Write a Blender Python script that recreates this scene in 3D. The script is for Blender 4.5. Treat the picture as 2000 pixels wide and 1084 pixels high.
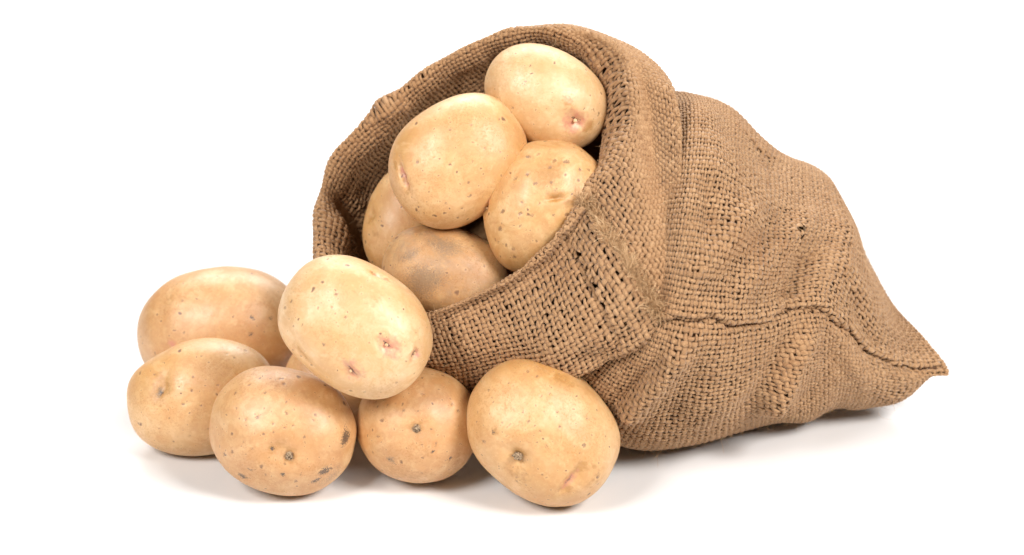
import bpy, math, random
import numpy as np
from mathutils import Matrix, Vector

scene = bpy.context.scene
for o in list(bpy.data.objects): bpy.data.objects.remove(o)

# ------------------------------------------------------------------ camera
cam_data = bpy.data.cameras.new('camera')
cam_data.lens = 85; cam_data.sensor_width = 36
cam_data.clip_start = 0.05; cam_data.clip_end = 50
cam = bpy.data.objects.new('camera', cam_data)
scene.collection.objects.link(cam)
cam.location = (0.0, -1.1426, 0.6267)
cam.rotation_euler = (math.radians(90-25), 0, 0)
cam_data.dof.use_dof = True
cam_data.dof.focus_distance = 1.225
cam_data.dof.aperture_fstop = 7.0
scene.camera = cam

# ------------------------------------------------------------------ studio light
world = bpy.data.worlds.new('World'); scene.world = world
world.use_nodes = True
bg = world.node_tree.nodes['Background']
bg.inputs[0].default_value = (1.0, 0.985, 0.965, 1)      # the white studio around the set
bg.inputs[1].default_value = 0.06

def softbox(name, loc, target, w, h, power, col=(1, .97, .93)):
    l = bpy.data.lights.new(name, 'AREA'); l.shape = 'RECTANGLE'; l.size = w; l.size_y = h
    l.energy = power; l.color = col
    o = bpy.data.objects.new(name, l); scene.collection.objects.link(o)
    o.location = loc
    o.rotation_euler = (Vector(target)-Vector(loc)).to_track_quat('-Z', 'Y').to_euler()
softbox('softbox', (-0.80, -0.88, 1.12), (-.03, 0, .08), .5, .55, 22.5, (1, .975, .95))
softbox('softbox', (0.92, -0.78, 1.15), (.03, 0, .08), .5, .55, 31.5, (1, .975, .95))
softbox('back_floor_fill', (0.0, 1.3, 1.4), (0, .72, 0), 1.8, .9, 46, (1, .99, .98))  # added fill lamp that whitens the floor behind the sack

scene.view_settings.view_transform = 'Standard'
scene.view_settings.look = 'None'
scene.view_settings.exposure = 0.0
scene.view_settings.gamma = 1.0
scene.cycles.max_bounces = 8
scene.cycles.diffuse_bounces = 4

# ------------------------------------------------------------------ helpers
def mesh_object(name, verts, faces, mat=None, parent=None, smooth=True, attrs=None, uv=None):
    """One mesh object from numpy arrays; faces is an (n, 3 or 4) array."""
    me = bpy.data.meshes.new(name)
    verts = np.ascontiguousarray(verts, np.float32); faces = np.ascontiguousarray(faces, np.int32)
    k = faces.shape[1]
    me.vertices.add(len(verts)); me.vertices.foreach_set('co', verts.ravel())
    me.loops.add(faces.size); me.loops.foreach_set('vertex_index', faces.ravel())
    me.polygons.add(len(faces))
    me.polygons.foreach_set('loop_start', np.arange(0, faces.size, k, dtype=np.int32))
    me.polygons.foreach_set('loop_total', np.full(len(faces), k, np.int32))
    me.update(calc_edges=True)
    if smooth: me.polygons.foreach_set('use_smooth', np.ones(len(faces), bool))
    for an, vals in (attrs or {}).items():
        at = me.attributes.new(an, 'FLOAT', 'POINT'); at.data.foreach_set('value', np.ascontiguousarray(vals, np.float32))
    if mat: me.materials.append(mat)
    o = bpy.data.objects.new(name, me); scene.collection.objects.link(o)
    if parent: o.parent = parent
    return o

def empty(name, loc=(0, 0, 0)):
    o = bpy.data.objects.new(name, None); scene.collection.objects.link(o); o.location = loc
    o.empty_display_size = .02
    return o

def new_mat(name):
    m = bpy.data.materials.new(name); m.use_nodes = True
    nt = m.node_tree
    return m, nt, nt.nodes, nt.links, nt.nodes['Principled BSDF']

def node(nt, kind, **kw):
    n = nt.nodes.new(kind)
    for k, v in kw.items():
        if k.startswith('in_'):
            key = k[3:]; key = int(key) if key.isdigit() else key
            n.inputs[key].default_value = v
        else: setattr(n, k, v)
    return n

def ramp(nt, src, stops):
    r = nt.nodes.new('ShaderNodeValToRGB')
    while len(r.color_ramp.elements) < len(stops): r.color_ramp.elements.new(.5)
    for e, (p, c) in zip(r.color_ramp.elements, stops):
        e.position = p; e.color = (c if len(c) == 4 else (*c, 1)) if isinstance(c, tuple) else (c, c, c, 1)
    nt.links.new(src, r.inputs[0])
    return r.outputs[0]

def mixc(nt, fac, a, b, blend='MIX'):
    m = nt.nodes.new('ShaderNodeMix'); m.data_type = 'RGBA'; m.blend_type = blend
    for s, v in ((m.inputs[0], fac), (m.inputs[6], a), (m.inputs[7], b)):
        if isinstance(v, (int, float)): s.default_value = v
        elif isinstance(v, tuple): s.default_value = (*v, 1) if len(v) == 3 else v
        else: nt.links.new(v, s)
    return m.outputs[2]

def math_(nt, op, a, b=None, clamp=False):
    m = nt.nodes.new('ShaderNodeMath'); m.operation = op; m.use_clamp = clamp
    for s, v in zip(m.inputs, (a, b)):
        if v is None: continue
        if isinstance(v, (int, float)): s.default_value = v
        else: nt.links.new(v, s)
    return m.outputs[0]

# ------------------------------------------------------------------ materials
def burlap_material(name, tint=(1, 1, 1)):
    m, nt, N, L, b = new_mat(name)
    yarn = node(nt, 'ShaderNodeAttribute', attribute_name='yarn')
    al = node(nt, 'ShaderNodeAttribute', attribute_name='along')
    ar = node(nt, 'ShaderNodeAttribute', attribute_name='around')
    tw = node(nt, 'ShaderNodeCombineXYZ')
    L.new(math_(nt, 'MULTIPLY', al.outputs['Fac'], .35), tw.inputs[0])
    L.new(math_(nt, 'ADD', math_(nt, 'MULTIPLY', ar.outputs['Fac'], 9.0), math_(nt, 'MULTIPLY', al.outputs['Fac'], 1.1)), tw.inputs[1])
    L.new(math_(nt, 'MULTIPLY', yarn.outputs['Fac'], 57.0), tw.inputs[2])
    fib = node(nt, 'ShaderNodeTexNoise', in_Scale=1.0, in_Detail=3.0, in_Roughness=.65)
    L.new(tw.outputs[0], fib.inputs['Vector'])
    co = node(nt, 'ShaderNodeTexCoord')
    big = node(nt, 'ShaderNodeTexNoise', in_Scale=28.0, in_Detail=4.0, in_Roughness=.6)
    L.new(co.outputs['Object'], big.inputs['Vector'])
    c = ramp(nt, yarn.outputs['Fac'], [(0, (0.228, 0.109, 0.044)), (.35, (0.352, 0.190, 0.084)), (.7, (0.457, 0.262, 0.125)), (1, (0.581, 0.359, 0.188))])
    c = mixc(nt, .62, c, ramp(nt, fib.outputs['Fac'], [(.28, (0.132, 0.056, 0.022)), (.5, (0.352, 0.196, 0.093)), (.72, (0.581, 0.375, 0.208))]))
    c = mixc(nt, math_(nt, 'MULTIPLY', ramp(nt, big.outputs['Fac'], [(.52, 0.0), (.72, 1.0)]), .35), c, (0.291, 0.134, 0.049))
    c = mixc(nt, 1.0, c, tint, 'MULTIPLY')
    L.new(c, b.inputs['Base Color'])
    b.inputs['Roughness'].default_value = .72
    b.inputs['Specular IOR Level'].default_value = .25
    b.inputs['Sheen Weight'].default_value = .15
    b.inputs['Sheen Roughness'].default_value = .5
    bp = node(nt, 'ShaderNodeBump', in_Strength=.5, in_Distance=.0004)
    L.new(fib.outputs['Fac'], bp.inputs['Height']); L.new(bp.outputs[0], b.inputs['Normal'])
    return m
MAT_BURLAP = burlap_material('burlap')
MAT_FIBRE, nt, N, L, b = new_mat('jute_fibre')
a_ = node(nt, 'ShaderNodeAttribute', attribute_name='yarn')
L.new(ramp(nt, a_.outputs['Fac'], [(0, (.36, .195, .085)), (.5, (.56, .345, .17)), (1, (.73, .51, .29))]), b.inputs['Base Color'])
b.inputs['Roughness'].default_value = .6
MAT_THREAD, nt, N, L, b = new_mat('dark_twine')
b.inputs['Base Color'].default_value = (.10, .045, .018, 1); b.inputs['Roughness'].default_value = .8

def potato_material(name, seed, pale, mid, deep, blotch=.35, spots=1.0, dirt=0.0, rough=.50):
    """Thin potato skin: mottled yellow, russet patches, pores; the eyes and scars come from attributes of the mesh."""
    m, nt, N, L, b = new_mat(name)
    co = node(nt, 'ShaderNodeTexCoord')
    mp = node(nt, 'ShaderNodeMapping'); mp.inputs['Location'].default_value = (seed*.37, seed*.73, seed*.19)
    L.new(co.outputs['Object'], mp.inputs['Vector'])
    def noise(scale, detail=4, rough=.55, dist=0):
        n = node(nt, 'ShaderNodeTexNoise', in_Scale=float(scale), in_Detail=float(detail), in_Roughness=rough, in_Distortion=float(dist))
        L.new(mp.outputs[0], n.inputs['Vector']); return n.outputs['Fac']
    n1 = noise(24, 5, .6, .4); n2 = noise(75, 5, .62, .6); n3 = noise(420, 3, .6); n4 = noise(1500, 2, .6)
    c = ramp(nt, n1, [(.33, deep), (.5, mid), (.68, pale)])
    c = mixc(nt, math_(nt, 'MULTIPLY', ramp(nt, n2, [(.48, 0.0), (.66, 1.0)]), blotch), c, tuple(x*y for x, y in zip(mid, (.80, .66, .48))))
    c = mixc(nt, math_(nt, 'MULTIPLY', ramp(nt, n2, [(.30, 1.0), (.44, 0.0)]), blotch*.8), c, tuple(min(1, x*y) for x, y in zip(pale, (1.06, 1.10, 1.2))))
    c = mixc(nt, math_(nt, 'MULTIPLY', ramp(nt, n3, [(.5, 0.0), (.68, 1.0)]), .22), c, tuple(x*y for x, y in zip(deep, (.8, .7, .6))))
    if dirt:
        nd = noise(38, 6, .7, .8)
        c = mixc(nt, math_(nt, 'MULTIPLY', ramp(nt, nd, [(.45, 0.0), (.62, 1.0)]), dirt), c, (.23, .13, .065))
        c = mixc(nt, math_(nt, 'MULTIPLY', ramp(nt, n4, [(.45, 0.0), (.6, 1.0)]), dirt*.35), c, (.42, .28, .16))
    n7 = noise(58, 6, .68, 1.1); n8 = noise(130, 4, .7, .7)
    c = mixc(nt, math_(nt, 'MULTIPLY', ramp(nt, n7, [(.49, 0.0), (.56, 1.0)]), blotch*.95), c, tuple(x*y for x, y in zip(mid, (.88, .74, .54))))
    c = mixc(nt, math_(nt, 'MULTIPLY', ramp(nt, n7, [(.36, 1.0), (.42, 0.0)]), blotch*.8), c, tuple(min(1, x*y) for x, y in zip(pale, (1.05, 1.06, 1.08))))
    c = mixc(nt, math_(nt, 'MULTIPLY', ramp(nt, n8, [(.56, 0.0), (.66, 1.0)]), blotch*.7), c, tuple(x*y for x, y in zip(deep, (.92, .82, .72))))
    # scurf: fine flaking and netting in uneven patches
    n5 = noise(900, 4, .75); n6 = noise(34, 4, .6, .5)
    sc_ = math_(nt, 'MULTIPLY', ramp(nt, n6, [(.42, 0.0), (.62, 1.0)]), ramp(nt, n5, [(.50, 0.0), (.60, 1.0)]))
    c = mixc(nt, math_(nt, 'MULTIPLY', sc_, .34), c, tuple(x*y for x, y in zip(deep, (.72, .62, .55))))
    c = mixc(nt, math_(nt, 'MULTIPLY', math_(nt, 'MULTIPLY', ramp(nt, n6, [(.38, 1.0), (.55, 0.0)]), ramp(nt, n5, [(.54, 0.0), (.62, 1.0)])), .25), c, tuple(min(1, x*1.18) for x in pale))
    # pores: small brown dots of uneven size, each with a paler ring
    wob = mixc(nt, .0035, mp.outputs[0], node_color(nt, noise_vec(nt, mp.outputs[0], 260)), 'ADD')
    pore = 0.0
    for sc, lo, hi, keep, amt in ((118, .12, .19, min(.95, .62*spots), .95), (185, .12, .20, min(.95, .62*spots), .9), (330, .12, .22, .5, .5)):
        v = node(nt, 'ShaderNodeTexVoronoi', in_Scale=float(sc)); L.new(wob, v.inputs['Vector'])
        sep = node(nt, 'ShaderNodeSeparateColor'); L.new(v.outputs['Color'], sep.inputs[0])
        size = math_(nt, 'ADD', math_(nt, 'MULTIPLY', sep.outputs[0], hi-lo), lo)
        on = math_(nt, 'LESS_THAN', sep.outputs[1], keep)
        d = math_(nt, 'DIVIDE', v.outputs['Distance'], size)
        dot = math_(nt, 'MULTIPLY', math_(nt, 'MULTIPLY', ramp(nt, d, [(.45, 1.0), (1.0, 0.0)]), on), amt)
        ring = math_(nt, 'MULTIPLY', math_(nt, 'MULTIPLY', ramp(nt, math_(nt, 'MULTIPLY', d, .5), [(.30, 0.0), (.55, 1.0), (.95, 0.0)]), on), .22)
        c = mixc(nt, ring, c, tuple(min(1, x*1.15) for x in pale))
        c = mixc(nt, dot, c, tuple(x*y for x, y in zip((.17, .072, .022), (1, 1, 1))))
        pore = math_(nt, 'ADD', pore, dot)
    rg = .35
    for an, col, lo, hi, nz, amt in (('ochre', (.40, .185, .036), .22, .70, n3, .78), ('pink', (.55, .20, .13), .25, .8, n3, .75),
                            ('grey', (.20, .118, .054), .30, .75, n4, .8), ('brown', (.23, .105, .036), .30, .66, n4, .85), ('dark', (.055, .028, .014), .42, .62, n4, .93)):
        a = node(nt, 'ShaderNodeAttribute', attribute_name=an)
        f = math_(nt, 'ADD', a.outputs['Fac'], math_(nt, 'MULTIPLY', math_(nt, 'SUBTRACT', nz, .5), 1.5))
        f = math_(nt, 'MULTIPLY', f, math_(nt, 'MULTIPLY', a.outputs['Fac'], 3.0, True))
        c = mixc(nt, math_(nt, 'MULTIPLY', ramp(nt, f, [(lo, 0.0), (hi, 1.0)]), amt), c, col)
    L.new(c, b.inputs['Base Color'])
    b.inputs['Subsurface Weight'].default_value = .2
    b.inputs['Subsurface Radius'].default_value = (1.0, .45, .18)
    b.inputs['Subsurface Scale'].default_value = .004
    L.new(math_(nt, 'ADD', ramp(nt, n2, [(.3, rough-.05), (.7, rough+.12)]), math_(nt, 'MULTIPLY', sc_, .25)), b.inputs['Roughness'])
    b.inputs['Specular IOR Level'].default_value = 1.0
    b.inputs['Coat Weight'].default_value = .32; b.inputs['Coat Roughness'].default_value = .45
    h = math_(nt, 'ADD', math_(nt, 'MULTIPLY', n3, .5), math_(nt, 'MULTIPLY', n4, .18))
    h = math_(nt, 'ADD', math_(nt, 'ADD', h, math_(nt, 'MULTIPLY', n2, .9)), math_(nt, 'MULTIPLY', sc_, .15))
    h = math_(nt, 'SUBTRACT', h, math_(nt, 'MULTIPLY', pore, .35))
    bp = node(nt, 'ShaderNodeBump', in_Strength=.35, in_Distance=.0006)
    L.new(h, bp.inputs['Height']); L.new(bp.outputs[0], b.inputs['Normal'])
    return m

def noise_vec(nt, vec, scale):
    n = node(nt, 'ShaderNodeTexNoise', in_Scale=float(scale), in_Detail=2.0)
    nt.links.new(vec, n.inputs['Vector']); return n.outputs['Color']
def node_color(nt, sock):
    s = node(nt, 'ShaderNodeVectorMath', operation='SUBTRACT'); nt.links.new(sock, s.inputs[0]); s.inputs[1].default_value = (.5, .5, .5)
    return s.outputs[0]

MAT_CORK, nt, N, L, b = new_mat('cork_scar')
co = node(nt, 'ShaderNodeTexCoord'); cn = node(nt, 'ShaderNodeTexNoise', in_Scale=900.0, in_Detail=3.0)
L.new(co.outputs['Object'], cn.inputs['Vector'])
L.new(ramp(nt, cn.outputs['Fac'], [(.35, (.10, .06, .035)), (.55, (.36, .25, .15)), (.7, (.60, .47, .33))]), b.inputs['Base Color'])
b.inputs['Roughness'].default_value = .9
MAT_BUD, nt, N, L, b = new_mat('pale_bud')
b.inputs['Base Color'].default_value = (.66, .46, .26, 1); b.inputs['Roughness'].default_value = .55
b.inputs['Subsurface Weight'].default_value = .1; b.inputs['Subsurface Scale'].default_value = .002

# ------------------------------------------------------------------ the white table top
m_floor, nt, N, L, b = new_mat('white_acrylic')
b.inputs['Base Color'].default_value = (.80, .80, .80, 1); b.inputs['Roughness'].default_value = .55
b.inputs['Specular IOR Level'].default_value = .2
n_ = 24
xs = np.linspace(-3, 3, n_+1)
prof = [(y, 0.0) for y in np.linspace(-2.5, 2.2, 12)] + [(2.2+.8*math.sin(t), .8-.8*math.cos(t)) for t in np.linspace(.15, math.pi/2, 10)] + [(3.0, 2.6)]
V = np.array([(x, y, z) for (y, z) in prof for x in xs]); w_ = n_+1
Fc = np.array([(j*w_+i, j*w_+i+1, (j+1)*w_+i+1, (j+1)*w_+i) for j in range(len(prof)-1) for i in range(n_)])
floor = mesh_object('floor', V, Fc, m_floor); floor['kind'] = 'structure'
floor['label'] = 'seamless white studio surface under and behind the potatoes and the sack'

# ------------------------------------------------------------------ potatoes
def icosphere(level):
    import bmesh
    bm = bmesh.new(); bmesh.ops.create_icosphere(bm, subdivisions=level, radius=1.0)
    v = np.array([q.co[:] for q in bm.verts]); bm.verts.index_update()
    f = np.array([[q.index for q in p.verts] for p in bm.faces]); bm.free()
    return v/np.linalg.norm(v, axis=1)[:, None], f
SPHERES = {l: icosphere(l) for l in (5, 6, 7)}
def skin_point(d, r, taper, power, lumps):
    """Where the direction d (n, 3) leaves the potato."""
    q = (np.abs(d/r)**power).sum(1)**(-1/power)
    p = d*q[:, None]
    k = 1 + taper*p[:, :1]/r[0]*np.array([0, 1, 1])
    p = p*k
    w = np.zeros(len(d))
    for f, ph, am in lumps: w += am*np.sin(d@f + ph)
    return p*(1 + w)[:, None]
def blob(name, parent, pos, nrm, r, h, mat, seed, rough=.35, n=14):
    """A small rough button (scar) or bud: a bumpy dome standing on the skin."""
    rng = np.random.default_rng(seed)
    z = np.array(nrm)/np.linalg.norm(nrm); x = np.cross(z, (0, 0, 1) if abs(z[2]) < .9 else (1, 0, 0)); x /= np.linalg.norm(x); y = np.cross(z, x)
    vs = [(0, 0, h)]; rings = 5
    for k in range(1, rings+1):
        a = k/rings*math.pi*.62
        for i in range(n):
            t = 2*math.pi*(i+.5*(k % 2))/n; s = 1 + rng.normal()*rough*.5
            vs.append((r*math.sin(a)*math.cos(t)*s, r*math.sin(a)*math.sin(t)*s, h*math.cos(a)*(1+rng.normal()*rough)))
    f = [(0, 1+i, 1+(i+1) % n) for i in range(n)]
    for k in range(rings-1):
        o = 1+k*n
        for i in range(n):
            j = (i+1) % n
            f += [(o+i, o+n+i, o+n+j), (o+i, o+n+j, o+j)]
    v = np.array(vs)@np.stack([x, y, z]) + pos
    return mesh_object(name, v, np.array(f), mat, parent)

def potato(spec):
    rng = np.random.default_rng(spec['seed'])
    r = np.array(spec['r']); d, f = SPHERES[spec['level']]
    lumps = [(rng.normal(size=3)*s, rng.uniform(0, 6.3), a) for s, a in ((1.6, .013), (2.2, .012), (3.2, .010), (4.5, .006), (6, .004), (9, .0018), (12, .0011))]
    P = skin_point(d, r, spec['taper'], spec['power'], lumps)
    nr = P/r**2; nr /= np.linalg.norm(nr, axis=1)[:, None]
    at = {k: np.zeros(len(P)) for k in ('ochre', 'pink', 'grey', 'brown', 'dark')}
    disp = np.zeros(len(P))
    buttons = []
    for ft in spec['features']:
        kind, c0, rad, ang, asp = ft[:5]
        c = skin_point(np.array([c0])/np.linalg.norm(c0), r, spec['taper'], spec['power'], lumps)[0]
        n = c/r**2; n /= np.linalg.norm(n)
        ex = np.array([1, 0, 0]) - n*n[0]; ex /= np.linalg.norm(ex); ey = np.cross(n, ex)
        ca, sa = math.cos(ang), math.sin(ang)
        q = P-c; X = (q@ex)*ca+(q@ey)*sa; Y = -(q@ex)*sa+(q@ey)*ca; Z = q@n
        X = X + rad*.15*np.sin(Y/rad*3+ft[2]*1e4); Y = Y + rad*.12*np.sin(X/rad*2.3+1)
        g = np.exp(-((X/(rad*asp))**2+(Y/rad)**2+(Z/(rad*1.5*max(1, asp)))**2))
        if kind == 'eye':          # a dimple with a brow above it
            disp -= .0021*g*min(1.4, rad/.003); disp += .0006*np.exp(-((X/(rad*asp*1.2))**2+((Y-rad*1.4)/(rad*.6))**2+(Z/rad/2)**2))
            at['pink'] = np.maximum(at['pink'], .62*g); at['dark'] = np.maximum(at['dark'], .85*np.exp(-((X/(rad*asp*.8))**2+((Y-rad*.2)/(rad*.26))**2+(Z/rad/2)**2)))
            at['ochre'] = np.maximum(at['ochre'], .8*np.exp(-(((X-rad*.7)/(rad*asp*.6))**2+((Y)/(rad*.7))**2+(Z/rad/2)**2)))
            buttons.append(('sprout_bud', c-n*.0011, n, rad*.24, rad*.30, MAT_BUD, .12))
        elif kind == 'slit':       # a long shut eye
            disp -= .0024*g; at['pink'] = np.maximum(at['pink'], .85*g); at['brown'] = np.maximum(at['brown'], .62*np.exp(-((X/(rad*asp*.8))**2+(Y/(rad*.3))**2+(Z/rad/2)**2)))
            at['ochre'] = np.maximum(at['ochre'], .75*np.exp(-(((np.abs(X)-rad*asp*.9)/(rad*.9))**2+(Y/rad)**2+(Z/rad/2)**2)))
        elif kind == 'scar':       # where the stolon broke off
            disp -= .0013*np.exp(-(X**2+Y**2+Z**2)/(rad*2.6)**2); at['ochre'] = np.maximum(at['ochre'], .75*np.exp(-(X**2+Y**2+Z**2)/(rad*1.8)**2))
            at['grey'] = np.maximum(at['grey'], .95*np.exp(-(X**2+Y**2+Z**2)/(rad*1.05)**2))
            buttons.append(('stem_scar', c-n*.0016, n, rad*.78, .0015, MAT_CORK, .45))
        elif kind == 'bump': disp += .0012*g; at['ochre'] = np.maximum(at['ochre'], .4*g)
        elif kind == 'groove': disp -= .0024*g; at['ochre'] = np.maximum(at['ochre'], .45*g)
        else:
            at[kind] = np.maximum(at[kind], (ft[5] if len(ft) > 5 else .9)*g)
            if kind in ('dark', 'brown'): disp -= .00022*g
    P = P + nr*disp[:, None]
    o = mesh_object('potato', P, f, spec['mat'], attrs=at)
    M = Matrix([list(x) for x in np.array(spec['axes']).reshape(3, 3)]).to_4x4()
    o.matrix_world = Matrix.Translation(spec['loc']) @ M
    for i, (nm, c, n, rr, h, mt, ro) in enumerate(buttons): blob(nm, o, c, n, rr, h, mt, spec['seed']*31+i, ro)
    o['label'] = spec['label']; o['category'] = 'potato'
    o['group'] = spec['group']
    return o

SKINS = {
    'pale': potato_material('pale_potato_skin', 3, (0.707, 0.492, 0.272), (0.651, 0.413, 0.195), (0.586, 0.329, 0.124), 0.45, 0.5),
    'golden': potato_material('golden_potato_skin', 8, (0.677, 0.443, 0.215), (0.616, 0.354, 0.139), (0.535, 0.27, 0.076), 0.45, 0.55),
    'speckled': potato_material('speckled_potato_skin', 17, (0.677, 0.443, 0.21), (0.606, 0.35, 0.134), (0.505, 0.256, 0.072), 0.6, 0.6),
    'tan': potato_material('tan_potato_skin', 13, (0.641, 0.404, 0.191), (0.576, 0.32, 0.129), (0.48, 0.237, 0.076), 0.55, 0.6),
    'dirty': potato_material('dirty_potato_skin', 21, (0.566, 0.34, 0.143), (0.485, 0.266, 0.095), (0.374, 0.183, 0.057), 0.5, 0.9, 0.62, 0.6),
}
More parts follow.
